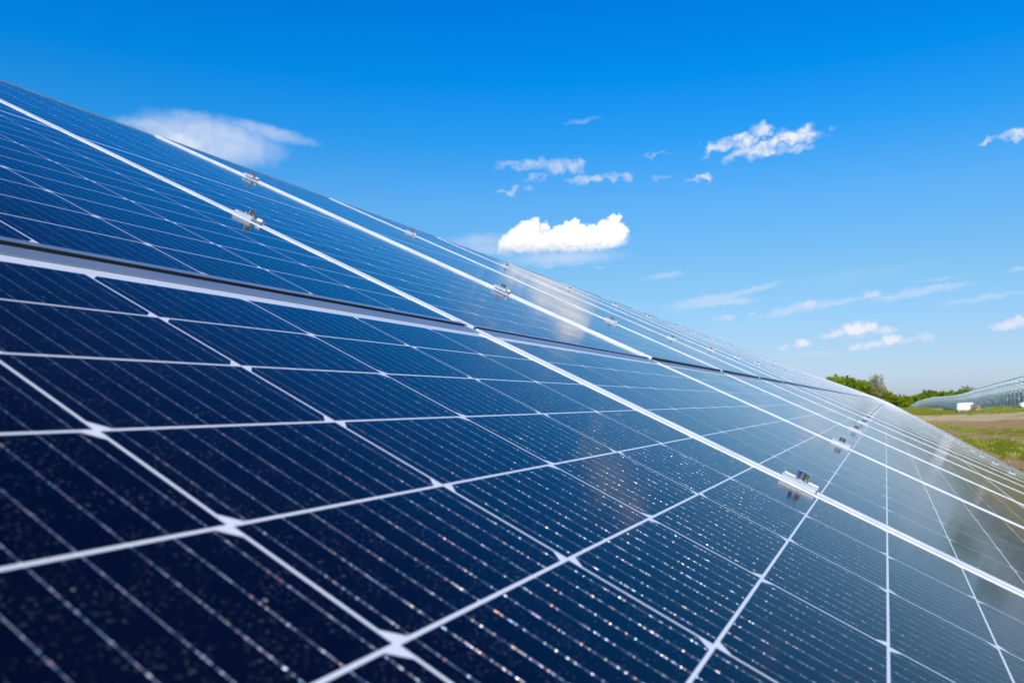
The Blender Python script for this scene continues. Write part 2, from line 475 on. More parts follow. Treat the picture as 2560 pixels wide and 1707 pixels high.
M_BACK = simple('white_backsheet', (0.62, 0.70, 0.72), 0.6, 0.0, 0.06, 2)
def bifacial():
    m, h, p = new_mat('bifacial_back')
    p.inputs['Base Color'].default_value = (0.86, 0.92, 0.92, 1)
    p.inputs['Roughness'].default_value = 0.5
    tr = h.node('ShaderNodeBsdfTranslucent'); tr.inputs[0].default_value = (0.90, 0.97, 0.96, 1)
    ms = h.node('ShaderNodeMixShader'); ms.inputs[0].default_value = 0.85
    out = [n_ for n_ in m.node_tree.nodes if n_.type == 'OUTPUT_MATERIAL'][0]
    h.l.new(p.outputs[0], ms.inputs[1]); h.l.new(tr.outputs[0], ms.inputs[2]); h.l.new(ms.outputs[0], out.inputs[0])
    return m
M_BIF = bifacial()
M_BACK_SHADE = simple('shaded_backsheet', (0.004, 0.005, 0.006), 0.6, 0.0, 0.2, 2)  # near-black colour holds the shade under the lower panels
M_BACK_SHADE.node_tree.nodes['Principled BSDF'].inputs['Specular IOR Level'].default_value = 0.0
M_EDGE = simple('shaded_frame_edge', (0.10, 0.14, 0.20), 0.45, 0.3, 0.1, 4)  # frame edge coloured dark for the shadow along it
M_WOOD = simple('pallet_wood', (0.52, 0.38, 0.20), 0.8, 0.0, 0.25, 12, 0.3)
M_WRAP = simple('white_wrap', (0.85, 0.86, 0.90), 0.35, 0.0, 0.05, 3, 0.4)
M_CARD = simple('brown_card', (0.36, 0.24, 0.15), 0.8, 0.0, 0.15, 5)
M_STRAP = simple('grey_strap', (0.30, 0.33, 0.40), 0.5)

# ------------------------------------------------------------------ terrain
Z2 = [(-80, -1.0), (0, -0.50), (40, -0.50), (67, -0.56), (81, -0.72), (102, -1.06), (124, -1.45), (139, -1.60), (169, -1.62),
      (190, -1.55), (222, -1.80), (281, -2.45), (350, -3.9), (470, -6.1), (560, -8.0), (900, -11.0), (3000, -12)]
def lerp_tab(tab, v):
    if v <= tab[0][0]: return tab[0][1]
    for (a, p), (b, q) in zip(tab, tab[1:]):
        if v <= b:
            k = (v - a) / (b - a); k = k * k * (3 - 2 * k)
            return p + (q - p) * k
    return tab[-1][1]
def smooth(a, b, v):
    k = max(0.0, min(1.0, (v - a) / (b - a)))
    return k * k * (3 - 2 * k)
def ground_z(X, Y):
    t = X * LX.x + Y * LX.y
    z2 = lerp_tab(Z2, Y)
    k = max(smooth(2.2, 9.5, t), smooth(150, 230, Y))
    if t < 0 and Y > 150:
        k = smooth(230, 420, Y)
    z = -1.5 * (1 - k) + z2 * k
    if Y < 400: z += 0.45 * smooth(11.6, 14.6, t) * (1 - smooth(300, 400, Y))
    z += 0.03 * math.sin(X * 0.9 + Y * 0.31) * math.sin(Y * 0.23 - X * 0.4)
    return EYE.z + z

def make_ground():
    bm = bmesh.new()
    def axis(lo, hi, near, step0, grow):
        pts = [0.0]; s = step0
        while pts[-1] < hi:
            pts.append(pts[-1] + s)
            if pts[-1] > near: s *= grow
        neg = []; v = 0.0; s = step0
        while v > lo:
            v -= s; neg.append(v)
            if -v > near * 0.3: s *= grow
        return neg[::-1] + pts
    xs = axis(-1500, 2200, 60, 1.0, 1.09)
    ys = axis(-600, 2600, 120, 1.2, 1.07)
    grid = [[bm.verts.new((x, y, ground_z(x, y))) for x in xs] for y in ys]
    for j in range(len(ys) - 1):
        for i in range(len(xs) - 1):
            f = bm.faces.new((grid[j][i], grid[j][i+1], grid[j+1][i+1], grid[j+1][i])); f.smooth = True
    m, h, p = new_mat('field_soil')
    g = h.node('ShaderNodeNewGeometry')
    X, Y, Z = h.sep(g.outputs['Position'])
    tt = h.add(h.mul(X, LX.x), h.mul(Y, LX.y))
    ss = h.add(h.mul(X, HX.x), h.mul(Y, HX.y))
    al = h.xyz(h.mul(ss, 0.28), tt, 0.0)
    nA = h.noise(al, 0.55, 6, 0.62, 0.5)
    nB = h.noise(h.xyz(h.mul(ss, 0.5), tt, 4.0), 1.7, 6, 0.7, 0.4)
    nC = h.noise(g.outputs['Position'], 7.0, 5, 0.7)
    nD = h.noise(g.outputs['Position'], 26.0, 4, 0.7)
    earth = h.mix(nB, (0.48, 0.29, 0.13, 1), (0.84, 0.57, 0.29, 1))
    straw = h.mix(nC, (0.80, 0.55, 0.27, 1), (0.98, 0.80, 0.50, 1))
    grass = h.mix(nC, (0.18, 0.22, 0.003, 1), (0.42, 0.42, 0.012, 1))
    # bands: grass under the second row, a straw-covered track, bare soil, patchy grass
    q = h.add(tt, h.mul(Y, 0.14))
    qn = h.add(q, h.mul(h.sub(nA, 0.5), 3.0))
    track = h.mul(h.mapr(qn, 11.2, 12.2), h.mapr(qn, 15.2, 14.2))
    c = h.mix(h.mul(track, h.mapr(nB, 0.2, 0.5, 0.6, 1.0)), earth, straw)
    gr = h.mapr(qn, 14.4, 15.2)
    gr = h.mx(gr, h.mul(h.mul(h.mapr(qn, 8.2, 8.8), h.mapr(qn, 10.4, 9.8)), 0.62))
    gr = h.mx(gr, h.mul(h.mul(h.mapr(qn, 5.4, 6.2), h.mapr(qn, 8.2, 7.4)), 0.95))
    gr = h.mx(gr, h.mul(h.mapr(qn, 5.6, 5.0), 0.45))
    gr = h.mx(gr, h.mapr(Y, 85, 120, 0.0, 0.75))
    gr = h.mx(gr, h.mapr(h.abs(X), 80, 120))
    gm = h.mapr(h.add(h.mul(gr, 0.62), h.mul(h.sub(nB, 0.5), 2.2)), 0.30, 0.50)
    c = h.mix(gm, c, grass)
    c = h.mix(h.mapr(h.add(h.mul(nD, 0.5), h.mul(nC, 0.5)), 0.44, 0.70, 0.0, 0.45), c, h.mix(1.0, c, (0.46, 0.42, 0.36, 1), 'MULTIPLY'))
    h.l.new(c, p.inputs['Base Color'])
    p.inputs['Roughness'].default_value = 0.95
    p.inputs['Specular IOR Level'].default_value = 0.1
    b = h.node('ShaderNodeBump'); b.inputs['Strength'].default_value = 1.0; b.inputs['Distance'].default_value = 0.3
    h.l.new(h.add(h.mul(nC, 0.6), h.mul(nD, 0.4)), b.inputs['Height'])
    h.l.new(b.outputs[0], p.inputs['Normal'])
    o = part('ground', mesh_from(bm, 'ground', m))
    tag(o, kind='structure')
make_ground()

def ground_pt(t, s):
    X = LX.x * t + HX.x * s; Y = LX.y * t + HX.y * s
    return Vector((X, Y, ground_z(X, Y)))

# grass blades, one uncountable mass
def make_grass():
    rng = random.Random(5)
    bm = bmesh.new()
    def clump(t, s, sz, n):
        c = ground_pt(t, s)
        for _ in range(n):
            a = rng.uniform(0, 6.28); r = abs(rng.gauss(0, sz))
            b = c + Vector((math.cos(a) * r, math.sin(a) * r, 0)); b.z = ground_z(b.x, b.y) - 0.01
            hgt = rng.uniform(0.04, 0.11) * (1 + 0.5 * rng.random())
            wv = Vector((math.cos(a + 1.2), math.sin(a + 1.2), 0)) * rng.uniform(0.008, 0.02)
            lean = Vector((rng.gauss(0, .05), rng.gauss(0, .05), hgt))
            v = [bm.verts.new(b - wv), bm.verts.new(b + wv), bm.verts.new(b + lean * 0.6 + wv * 0.7), bm.verts.new(b + lean)]
            f = bm.faces.new((v[0], v[1], v[2], v[3])); f.material_index = 0 if rng.random() < 0.82 else 1
    n_ = 0
    while n_ < 420:
        s = rng.uniform(14, 85); t = rng.uniform(0.5, 10.3)
        q = t + 0.14 * (HX.y * s + LX.y * t)
        ok = 14.9 < q or 8.6 < q < 10.0 or 5.6 < q < 7.9
        if not ok and rng.random() > 0.07: continue
        n_ += 1
        clump(t, s, rng.uniform(0.15, 0.5), rng.randint(25, 70))
    def gm(name, c0, c1):
        m, h, p = new_mat(name)
        g = h.node('ShaderNodeNewGeometry')
        n = h.noise(g.outputs['Position'], 1.3, 4, 0.6)
        h.l.new(h.mix(n, (*c0, 1), (*c1, 1)), p.inputs['Base Color'])
        p.inputs['Roughness'].default_value = 0.7
        p.inputs['Specular IOR Level'].default_value = 0.2
        return m
    o = part('grass', mesh_from(bm, 'grass', [gm('grass_blade', (0.12, 0.19, 0.004), (0.30, 0.34, 0.015)), gm('dry_blade', (0.35, 0.27, 0.12), (0.5, 0.4, 0.2))]))
    tag(o, 'short green grass tufts growing between the rows of panels', 'grass', kind='stuff')
make_grass()

# ------------------------------------------------------------------ solar panels of the near array
def ordinal(n):
    ones = ['', 'first', 'second', 'third', 'fourth', 'fifth', 'sixth', 'seventh', 'eighth', 'ninth', 'tenth', 'eleventh', 'twelfth',
            'thirteenth', 'fourteenth', 'fifteenth', 'sixteenth', 'seventeenth', 'eighteenth', 'nineteenth']
    tens = ['', '', 'twenty', 'thirty', 'forty', 'fifty', 'sixty', 'seventy', 'eighty', 'ninety']
    tth = ['', '', 'twentieth', 'thirtieth', 'fortieth', 'fiftieth', 'sixtieth', 'seventieth', 'eightieth', 'ninetieth']
    if n >= 100:
        return 'hundredth' if n == 100 else 'hundred-and-' + ordinal(n - 100)
    if n < 20: return ones[n]
    return tth[n // 10] if n % 10 == 0 else tens[n // 10] + '-' + ones[n % 10]

def frame_mesh():
    bm = bmesh.new()
    W_, L_, d, zt = MOD_W, MOD_L, -0.035, 0.0016
    b = 0.0006
    def rail_y(x0, x1):          # long rails
        prism(bm, [(x0, d), (x1, d), (x1, zt - b), (x1 - b, zt), (x0 + b, zt), (x0, zt - b)], 0.0, L_, 0)
    rail_y(0, LIP); rail_y(W_ - LIP, W_)
    # end rails, butted between the long ones
    e = 0.0002
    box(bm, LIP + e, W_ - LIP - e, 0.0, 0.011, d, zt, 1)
    # upper end: wide lip, its outer part a touch lower
    box(bm, LIP + e, W_ - LIP - e, L_ - 0.0225, L_, d, zt, 1)
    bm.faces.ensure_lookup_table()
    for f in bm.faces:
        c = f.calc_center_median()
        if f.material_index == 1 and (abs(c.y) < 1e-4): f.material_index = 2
    return mesh_from(bm, 'panel_frame', [M_FRAME, M_FRAME_END, M_GAP_SHADE])
def lam_mesh():
    bm = bmesh.new()
    box(bm, LIP - 0.004, MOD_W - LIP + 0.004, 0.007, MOD_L - 0.02, -0.006, 0.0, 0)
    for f in bm.faces:
        if f.normal.z < -0.5 or f.calc_center_median().z < -0.005: f.material_index = 1
    bm.faces.ensure_lookup_table()
    for f in bm.faces:
        c = f.calc_center_median()
        f.material_index = 0 if c.z > -0.0001 else 1
    return mesh_from(bm, 'panel_laminate', [M_GLASS, M_BACK])
def jbox_mesh():
    bm = bmesh.new()
    for x in (0.25, 0.52, 0.79):
        box(bm, x - 0.03, x + 0.03, 1.02, 1.09, -0.022, -0.0065)
    return mesh_from(bm, 'junction_box', simple('black_plastic', (0.02, 0.02, 0.02), 0.5))
ME_F, ME_L, ME_J = frame_mesh(), lam_mesh(), jbox_mesh()

def put(x, y, z=0.0, tw=0.0):
    m = BASIS.to_4x4()
    if tw: m = m @ Matrix.Rotation(tw, 4, 'Y')
    m.translation = plane(x, y, z)
    return m
JOINT = 0.030                                # wider gap where two tables meet
def col_x(m):
    return m * 1.058 + (JOINT * ((m + 0) // 8) if m >= 0 else 0)
N_COL = 138
RAISE = {0: 0.0021, 1: 0.0014, 2: 0.0062, 3: 0.0068, 4: 0.0070}
Y_UP = -0.0388 + BOT_EDGE                   # lower edge of the upper modules
Y_LO = 0.021 - TOP_EDGE                     # upper edge of the lower modules
rng = random.Random(3)
M_RANGE = list(range(0, N_COL)) + [-1, -2]
proto = None
def solar_panel(x, y, z, tw, label, group):
    global proto
    r = empty('solar_module', put(x, y, z, tw))
    tag(r, label, 'solar panel', group)
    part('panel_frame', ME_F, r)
    part('cell_laminate', ME_L, r)
    return r
near_words = {0: 'nearest to the camera', 1: 'next beyond the nearest one'}
for m in M_RANGE:
    x = col_x(m)
    jz = rng.uniform(-0.0005, 0.0005) if m > 1 else 0.0
    for row in ('lower', 'upper'):
        y = (Y_LO + MOD_L) if row == 'lower' else Y_UP
        z = jz if row == 'lower' else RAISE.get(m, 0.0068) + jz
        if m < 0:
            lab = ('solar panel of the %s row just out of view beside the nearest panel' if m == -1 else
                   'solar panel of the %s row two places out of view behind the camera') % row
        elif m == 0:
            lab = {'lower': 'large dark blue solar panel filling the lower left foreground, wires and dust visible',
                   'upper': 'solar panel above the grey frame gap at the left edge, ahead of the first seam'}[row]
        elif m == 1:
            lab = {'lower': 'lower-row solar panel beyond the first seam with a big clamp on it',
                   'upper': 'blue solar panel at the top left corner between first and second upper seams'}[row]
        else:
            lab = 'solar panel in the %s row of the sloping array, %s from the nearest one' % (row, ordinal(m + 1))
        solar_panel(x, y, z, 0.0, lab, 'solar panels in the %s row' % row)

# panels too far off to count, one strip per row
def far_panels():
    bm = bmesh.new()
    x0 = col_x(N_COL); n = 190
    for k in range(n):
        x = x0 + k * 1.061
        for (ya, yb, z) in ((Y_LO, Y_LO + MOD_L, 0.0), (Y_UP - MOD_L, Y_UP, 0.0068)):
            box(bm, x + LIP, x + MOD_W - LIP, -yb + 0.011, -ya - 0.011, z - 0.006, z, 0)
            box(bm, x, x + LIP, -yb, -ya, z - 0.035, z + 0.0016, 1)
            box(bm, x + MOD_W - LIP, x + MOD_W, -yb, -ya, z - 0.035, z + 0.0016, 1)
            box(bm, x + LIP, x + MOD_W - LIP, -yb, -yb + 0.011, z - 0.035, z + 0.0014, 1)
            box(bm, x + LIP, x + MOD_W - LIP, -ya - 0.011, -ya, z - 0.035, z + 0.0014, 1)
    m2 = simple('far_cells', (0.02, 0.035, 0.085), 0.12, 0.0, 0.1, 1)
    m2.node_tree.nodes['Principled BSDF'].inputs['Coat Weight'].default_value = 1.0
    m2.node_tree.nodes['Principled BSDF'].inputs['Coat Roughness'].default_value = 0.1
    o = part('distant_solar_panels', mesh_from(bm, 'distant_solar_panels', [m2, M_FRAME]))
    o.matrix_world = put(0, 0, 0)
    tag(o, 'vanishing far end of the sloping array where single panels merge', 'solar panels', kind='stuff')
far_panels()

# ------------------------------------------------------------------ clamps
def clamp_meshes():
    bm = bmesh.new()
    hw = 0.0185
    prof = [(-hw, 0.0004), (hw, 0.0004), (hw, 0.0042), (hw - 0.003, 0.0072), (0.0100, 0.0078), (0.0088, 0.0066), (0.0082, 0.0030),
            (-0.0082, 0.0030), (-0.0088, 0.0066), (-0.0100, 0.0078), (-hw + 0.003, 0.0072), (-hw, 0.0042)]
    prism(bm, prof, -0.0225, 0.0225)
    # tongue that goes down between the two frames
    box(bm, -0.0075, 0.0075, -0.022, 0.022, -0.030, 0.0002)
    me = mesh_from(bm, 'clamp_plate', M_CLAMP)
    bm = bmesh.new()
    # socket head bolt
    segs = 28
    def ring(r, z): return [bm.verts.new((r * math.cos(2 * math.pi * i / segs), r * math.sin(2 * math.pi * i / segs), z)) for i in range(segs)]
    prof = [(0.0074, 0.0048), (0.0074, 0.0162), (0.0067, 0.0172), (0.0040, 0.0172), (0.0037, 0.0115)]
    rings = [ring(r, z) for r, z in prof]
    for a, b in zip(rings, rings[1:]):
        for i in range(segs):
            f = bm.faces.new((a[i], a[(i + 1) % segs], b[(i + 1) % segs], b[i])); f.smooth = False
    bm.faces.new(rings[-1]); bm.faces.new(rings[0][::-1])
    for f in bm.faces:
        n = f.normal
    me2 = mesh_from(bm, 'clamp_bolt', M_BOLT)
    bm = bmesh.new()
    a, b = ring(0.0081, 0.0031), ring(0.0081, 0.0047)
    for i in range(segs):
        bm.faces.new((a[i], a[(i + 1) % segs], b[(i + 1) % segs], b[i]))
    bm.faces.new(b); bm.faces.new(a[::-1])
    return me, me2, mesh_from(bm, 'washer', M_BOLT)
ME_C, ME_B, ME_W = clamp_meshes()
FAR_CL = 36
rows_cl = [('lower', 0.503, 'upper end'), ('lower', 1.590, 'lower end'), ('upper', -0.521, 'lower end'), ('upper', -1.600, 'upper end')]
def place_clamp(m, row, y, end, shown=True):
    gx = (col_x(m) + MOD_W + col_x(m + 1)) / 2
    z = 0.0016 + (0.0 if row == 'lower' else max(RAISE.get(m, 0.0068), RAISE.get(m + 1, 0.0068)))
    r = empty('panel_clamp', put(gx, y, z))
    k = m + 1
    if m < 0:
        lab = 'aluminium clamp by the %s of the %s row, out of view at left' % (end, row)
    elif k == 1 and row == 'lower' and end == 'upper end':
        lab = 'biggest aluminium clamp with round bolt, on the first seam of the lower row'
    elif k == 1 and row == 'upper' and end == 'lower end':
        lab = 'silver clamp with bolt on the first upper-row seam, above the grey gap'
    else:
        lab = 'silver clamp on the %s seam of the %s row, towards its %s' % (ordinal(k), row, end)
    tag(r, lab, 'clamp', 'clamps holding the %s row panels' % row)
    part('clamp_plate', ME_C, r)
    b = part('bolt', ME_B, r)
    b.rotation_euler = (0, 0, rng.uniform(0, 6))
    part('washer', ME_W, b)
for m in range(-1, FAR_CL):
    for row, y, end in rows_cl:
        place_clamp(m, row, y, end)

# ------------------------------------------------------------------ steel under the near array
def rack_meshes():
    """one mounting rack for eight panel columns, local x along row, y up the slope, z up off the glass"""
    res = {}
    bm = bmesh.new(); box(bm, 0.0, 8.45, -0.025, 0.025, -0.08, 0.0); res['purlin'] = mesh_from(bm, 'purlin', M_GALV)
    bm = bmesh.new(); box(bm, -0.03, 0.03, 0.0, 3.7, -0.10, 0.0); res['rafter'] = mesh_from(bm, 'rafter', M_GALV)
    return res
RM = rack_meshes()
def near_rack(k):
    x = col_x(8 * k) if k >= 0 else col_x(0) - 8.49
    base = plane(x, 2.0, -0.2)
    base.z = ground_z(base.x, base.y)
    r = empty('mounting_rack', Matrix.Translation(base) @ Matrix.Rotation(-math.atan2(HX.x, HX.y) + math.pi / 2, 4, 'Z'))
    inv = r.matrix_world.inverted()
    tag(r, ('galvanised steel rack under the %s table of the sloping array' % ordinal(k + 1)) if k >= 0 else 'galvanised steel rack under the array behind the camera',
        'steel rack', 'steel racks under the sloping array')
    for y in (-1.60, -0.52, 0.503, 1.59):
        o = part('purlin', RM['purlin'], r)
        o.matrix_local = inv @ put(x, y, -0.0362)
    for i in range(3):
        xx = x + 0.9 + i * 3.3
        o = part('rafter', RM['rafter'], r)
        o.matrix_local = inv @ put(xx, 1.82, -0.1172)
        bm = bmesh.new()
        for y in (-1.2, 1.0):
            p = plane(xx, y, -0.22); q = Vector((p.x, p.y, ground_z(p.x, p.y) - 0.25))
            beam(bm, inv @ q, inv @ p, 0.08, 0.12, Vector((0, 1, 0)))
        part('post', mesh_from(bm, 'rack_post', M_GALV), r)
for k in range(-1, 17):
    near_rack(k)

# ------------------------------------------------------------------ second row, seen from behind
T2 = 10.5
TH2 = 2.52                                    # height of its upper edge
def row_pt(s, t, zz):
    X = HX.x * s + LX.x * t; Y = HX.y * s + LX.y * t
    X2 = HX.x * s + LX.x * T2; Y2 = HX.y * s + LX.y * T2
    return Vector((X, Y, ground_z(X2, Y2) + zz))
def table2(s0, idx, label):
    ln = 8.45
    s1 = s0 + ln
    org = row_pt((s0 + s1) / 2, T2 + 1.15, 0.0)
    org.z = ground_z(org.x, org.y)
    r = empty('solar_table', Matrix.Translation(org))
    tag(r, label, 'solar table', 'solar tables of the second row seen from behind')
    sl = math.tan(rad(25)); run = 3.78
    def P(s, t, dz=0.0):                      # point on the panel plane (underside)
        return row_pt(s, T2 + t, TH2 - t * sl + dz) - org
    def plate(bm, t0, t1, th, mi, n=8, gap=0.02):
        w_ = ln / n
        for i in range(n):
            a, b = s0 + i * w_ + gap / 2, s0 + (i + 1) * w_ - gap / 2
            lo = [P(a, t0), P(b, t0), P(b, t1), P(a, t1)]
            vs = [bm.verts.new(v) for v in lo] + [bm.verts.new(v + Vector((0, 0, th))) for v in lo]
            for f in ((0,1,2,3),(7,6,5,4),(0,4,5,1),(1,5,6,2),(2,6,7,3),(3,7,4,0)):
                bm.faces.new([vs[j] for j in f]).material_index = mi
    bm = bmesh.new(); plate(bm, 0.02, 1.88, 0.006, 0); part('upper_panels', mesh_from(bm, 'upper_panels', M_BIF), r)
    bm = bmesh.new(); plate(bm, 1.92, run, 0.03, 0); part('lower_panels', mesh_from(bm, 'lower_panels', M_BACK_SHADE), r)
    bm = bmesh.new()
    beam(bm, P(s0, -0.02, 0.02), P(s1, -0.02, 0.02), 0.05, 0.06)  # dark bar stands for the frame shadow at the top edge
    part('shadow_edge', mesh_from(bm, 'shadow_edge', M_EDGE), r)
    bm = bmesh.new()
    for t in (0.45, 1.42, 2.35, 3.3):
        beam(bm, P(s0, t, -0.05), P(s1, t, -0.05), 0.06, 0.08)
    part('purlins', mesh_from(bm, 'purlins', M_GALV), r)
    for i in range(3):
        s = s0 + 1.4 + i * 2.82
        bm = bmesh.new()
        beam(bm, P(s, 0.05, -0.13), P(s, run - 0.1, -0.13), 0.07, 0.10)
        part('rafter', mesh_from(bm, 'table_rafter', M_GALV), r)
        for t in (1.15,):
            bm = bmesh.new()
            top = P(s, t, -0.16); bot = Vector((top.x, top.y, 0)); gp = org + bot
            bot.z = ground_z(gp.x, gp.y) - 0.3 - org.z
            beam(bm, bot, top, 0.20, 0.14, Vector((0, 1, 0)))
            pst = part('post', mesh_from(bm, 'table_post', M_GALV), r)
            front_post = pst
        bm = bmesh.new()
        a = P(s, 1.15, -1.1); b = P(s, 2.2, -0.17)
        beam(bm, a, b, 0.05, 0.05, Vector((1, 0, 0)))
        part('brace', mesh_from(bm, 'table_brace', M_GALV), front_post)
s = 22.0; idx = 0
tabs = []
while s < 520:
    tabs.append(s); s += 8.50
first_vis = next(i for i, v in enumerate(tabs) if v + 8 > 74)
for i, sv in enumerate(tabs):
    if i < first_vis:
        lab = 'pale steel solar table beyond the right photo edge, %s before the visible ones' % ordinal(first_vis - i)
    elif i == first_vis:
        lab = 'largest solar table of the second row, cut off by the right edge of the photo'
    else:
        lab = 'solar table of the second row seen from behind, %s from the right edge' % ordinal(i - first_vis + 1)
    table2(sv, i, lab)

# ------------------------------------------------------------------ goods on the field
def at_px(px, py, D):
    X = (px - 1280) / F_PX * D
    v = cam2w(Vector(((px - 1280) / F_PX, (py - 853.5) / F_PX, 1.0)))
    v = v * (D / v.y)
    g = EYE + v
    return Vector((g.x, g.y, ground_z(g.x, g.y)))
def find_D(px, py, lo=20, hi=400):
    """distance at which the pixel's ray meets the ground"""
    D = lo
    while D < hi:
        v = cam2w(Vector(((px - 1280) / F_PX, (py - 853.5) / F_PX, 1.0))); v *= D / v.y
        g = EYE + v
        if g.z <= ground_z(g.x, g.y): return D
        D += 0.25
    return hi
def pallet_mesh(L_, W_):
    bm = bmesh.new()
    for i in range(7):
        x = -L_ / 2 + i * (L_ - 0.1) / 6
        box(bm, x, x + 0.1, -W_ / 2, W_ / 2, 0.122, 0.144)
    for y in (-W_ / 2, -0.05, W_ / 2 - 0.1):
        box(bm, -L_ / 2, L_ / 2, y, y + 0.1, 0.100, 0.1215)
        for x in (-L_ / 2, -0.07, L_ / 2 - 0.14):
            box(bm, x, x + 0.14, y, y + 0.1, 0.0215, 0.0998)
        box(bm, -L_ / 2, L_ / 2, y, y + 0.1, 0.0, 0.0213)
    return mesh_from(bm, 'pallet', M_WOOD)
def wrapped_stack(px, py, wpx, hpx, label, lean=0.25):
    D = find_D(px, py)
    o = at_px(px, py, D)
    wd = wpx / F_PX * D; ht = hpx / F_PX * D
    r = empty('wrapped_stack', Matrix.Translation(o) @ Matrix.Rotation(rad(-18), 4, 'Z'))
    tag(r, label, 'wrapped pallet', 'white wrapped stacks by the second row')
    part('pallet', pallet_mesh(wd * 0.96, 1.0), r)
    bm = bmesh.new()
    n = 10
    rg = random.Random(int(px))
    rows_ = []
    for k in range(n + 1):
        z = 0.146 + (ht - 0.146) * k / n
        ring = []
        loop = [(-wd / 2, -0.5), (0, -0.52), (wd / 2, -0.5), (wd / 2, 0.5), (0, 0.52), (-wd / 2, 0.5)]
        for (x, y) in loop:
            top = 1 - 0.10 * (k / n) ** 3
            ring.append(bm.verts.new((x * top + lean * wd * 0.12 * k / n + rg.gauss(0, .008), y * top + rg.gauss(0, .008), z + (0.05 * x / wd if k == n else 0))))
        rows_.append(ring)
    for a, b in zip(rows_, rows_[1:]):
        for i in range(6):
            bm.faces.new((a[i], a[(i + 1) % 6], b[(i + 1) % 6], b[i])).smooth = True
    bm.faces.new(rows_[-1])
    bm.faces.new(rows_[0][::-1])
    part('wrap', mesh_from(bm, 'wrap', M_WRAP), r)
    bm = bmesh.new()
    box(bm, -wd * 0.07, -wd * 0.045, -0.54, 0.54, 0.15, ht + 0.012)
    part('strap', mesh_from(bm, 'strap', M_STRAP), r)
wrapped_stack(2411, 1029, 35, 22, 'white plastic wrapped stack standing in front of the second row posts')
wrapped_stack(2559, 1021, 17, 15, 'small white wrapped stack at the right edge beneath the second row')
# a flat empty pallet in the grass
D = find_D(2342, 1024); o = at_px(2342, 1024, D)
r = empty('wooden_pallet', Matrix.Translation(o) @ Matrix.Rotation(rad(8), 4, 'Z'))
tag(r, 'pale wooden pallet lying flat on the grass left of the white wrapped stack', 'pallet')
part('deck', pallet_mesh(20 / F_PX * D, 1.2), r)
part('runner', pallet_mesh(19 / F_PX * D, 1.1), r).location = (0.05, 0, 0.146)
def carton_stack(px, py, wpx, hpx, label, name='carton_stack'):
    D = find_D(px, py); o = at_px(px, py, D)
    wd = wpx / F_PX * D; ht = hpx / F_PX * D
    r = empty(name, Matrix.Translation(o) @ Matrix.Rotation(rad(12), 4, 'Z'))
    tag(r, label, 'carton stack', 'stacked cartons by the second row')
    part('pallet', pallet_mesh(max(wd, 0.6), 0.8), r)
    n = 3
    for k in range(n):
        bm = bmesh.new()
        z0 = 0.146 + (ht - 0.146) * k / n; z1 = 0.146 + (ht - 0.146) * (k + 1) / n - 0.012
        dxx = (0.06, -0.05, 0.03)[k] * wd
        box(bm, -wd / 2 + dxx, wd / 2 + dxx, -0.38, 0.38, z0 + 0.001, z1)
        bmesh.ops.bevel(bm, geom=bm.edges[:], offset=0.015, segments=1)
        part('carton', mesh_from(bm, 'carton', M_CARD), r)
carton_stack(2323, 1018, 6, 14, 'narrow brown stack of cartons before the far end of the second row')
carton_stack(2439, 1026, 10, 15, 'tan stack of cartons right of the white wrapped stack')

# ------------------------------------------------------------------ trees
def leaf_material(name, c0, c1):
    m, h, p = new_mat(name)
    g = h.node('ShaderNodeNewGeometry')
    oi = h.node('ShaderNodeObjectInfo')
    n = h.noise(g.outputs['Position'], 0.9, 3, 0.6)
    k = h.m('ADD', h.mul(n, 0.7), h.mul(g.outputs['Random Per Island'], 0.4), clamp=True)
    c = h.mix(k, (*c0, 1), (*c1, 1))
    b = h.mapr(oi.outputs['Random'], 0, 1, 0.75, 1.25, False)
    h.l.new(h.mix(1.0, c, h.xyz(b, b, b), 'MULTIPLY'), p.inputs['Base Color'])
    p.inputs['Roughness'].default_value = 0.6
    p.inputs['Specular IOR Level'].default_value = 0.25
    tr = h.node('ShaderNodeBsdfTranslucent')
    h.l.new(c, tr.inputs[0])
    ms = h.node('ShaderNodeMixShader'); ms.inputs[0].default_value = 0.4
    out = [n_ for n_ in m.node_tree.nodes if n_.type == 'OUTPUT_MATERIAL'][0]
    h.l.new(p.outputs[0], ms.inputs[1]); h.l.new(tr.outputs[0], ms.inputs[2]); h.l.new(ms.outputs[0], out.inputs[0])
    return m
M_LEAF = [leaf_material('leaf_fresh', (0.16, 0.24, 0.004), (0.40, 0.48, 0.012)),
          leaf_material('leaf_deep', (0.10, 0.18, 0.008), (0.25, 0.36, 0.018)),
          leaf_material('leaf_olive', (0.20, 0.22, 0.010), (0.42, 0.40, 0.03)),
          leaf_material('leaf_bud', (0.30, 0.30, 0.12), (0.52, 0.48, 0.26))]
M_BARK = simple('bark', (0.16, 0.12, 0.09), 0.9, 0, 0.25, 3)
def limb(bm, p, q, r0, r1, n=6):
    d = (q - p).normalized(); s_ = d.orthogonal().normalized(); u_ = d.cross(s_)
    a = [bm.verts.new(p + (s_ * math.cos(6.283 * i / n) + u_ * math.sin(6.283 * i / n)) * r0) for i in range(n)]
    b = [bm.verts.new(q + (s_ * math.cos(6.283 * i / n) + u_ * math.sin(6.283 * i / n)) * r1) for i in range(n)]
    for i in range(n): bm.faces.new((a[i], a[(i + 1) % n], b[(i + 1) % n], b[i])).smooth = True
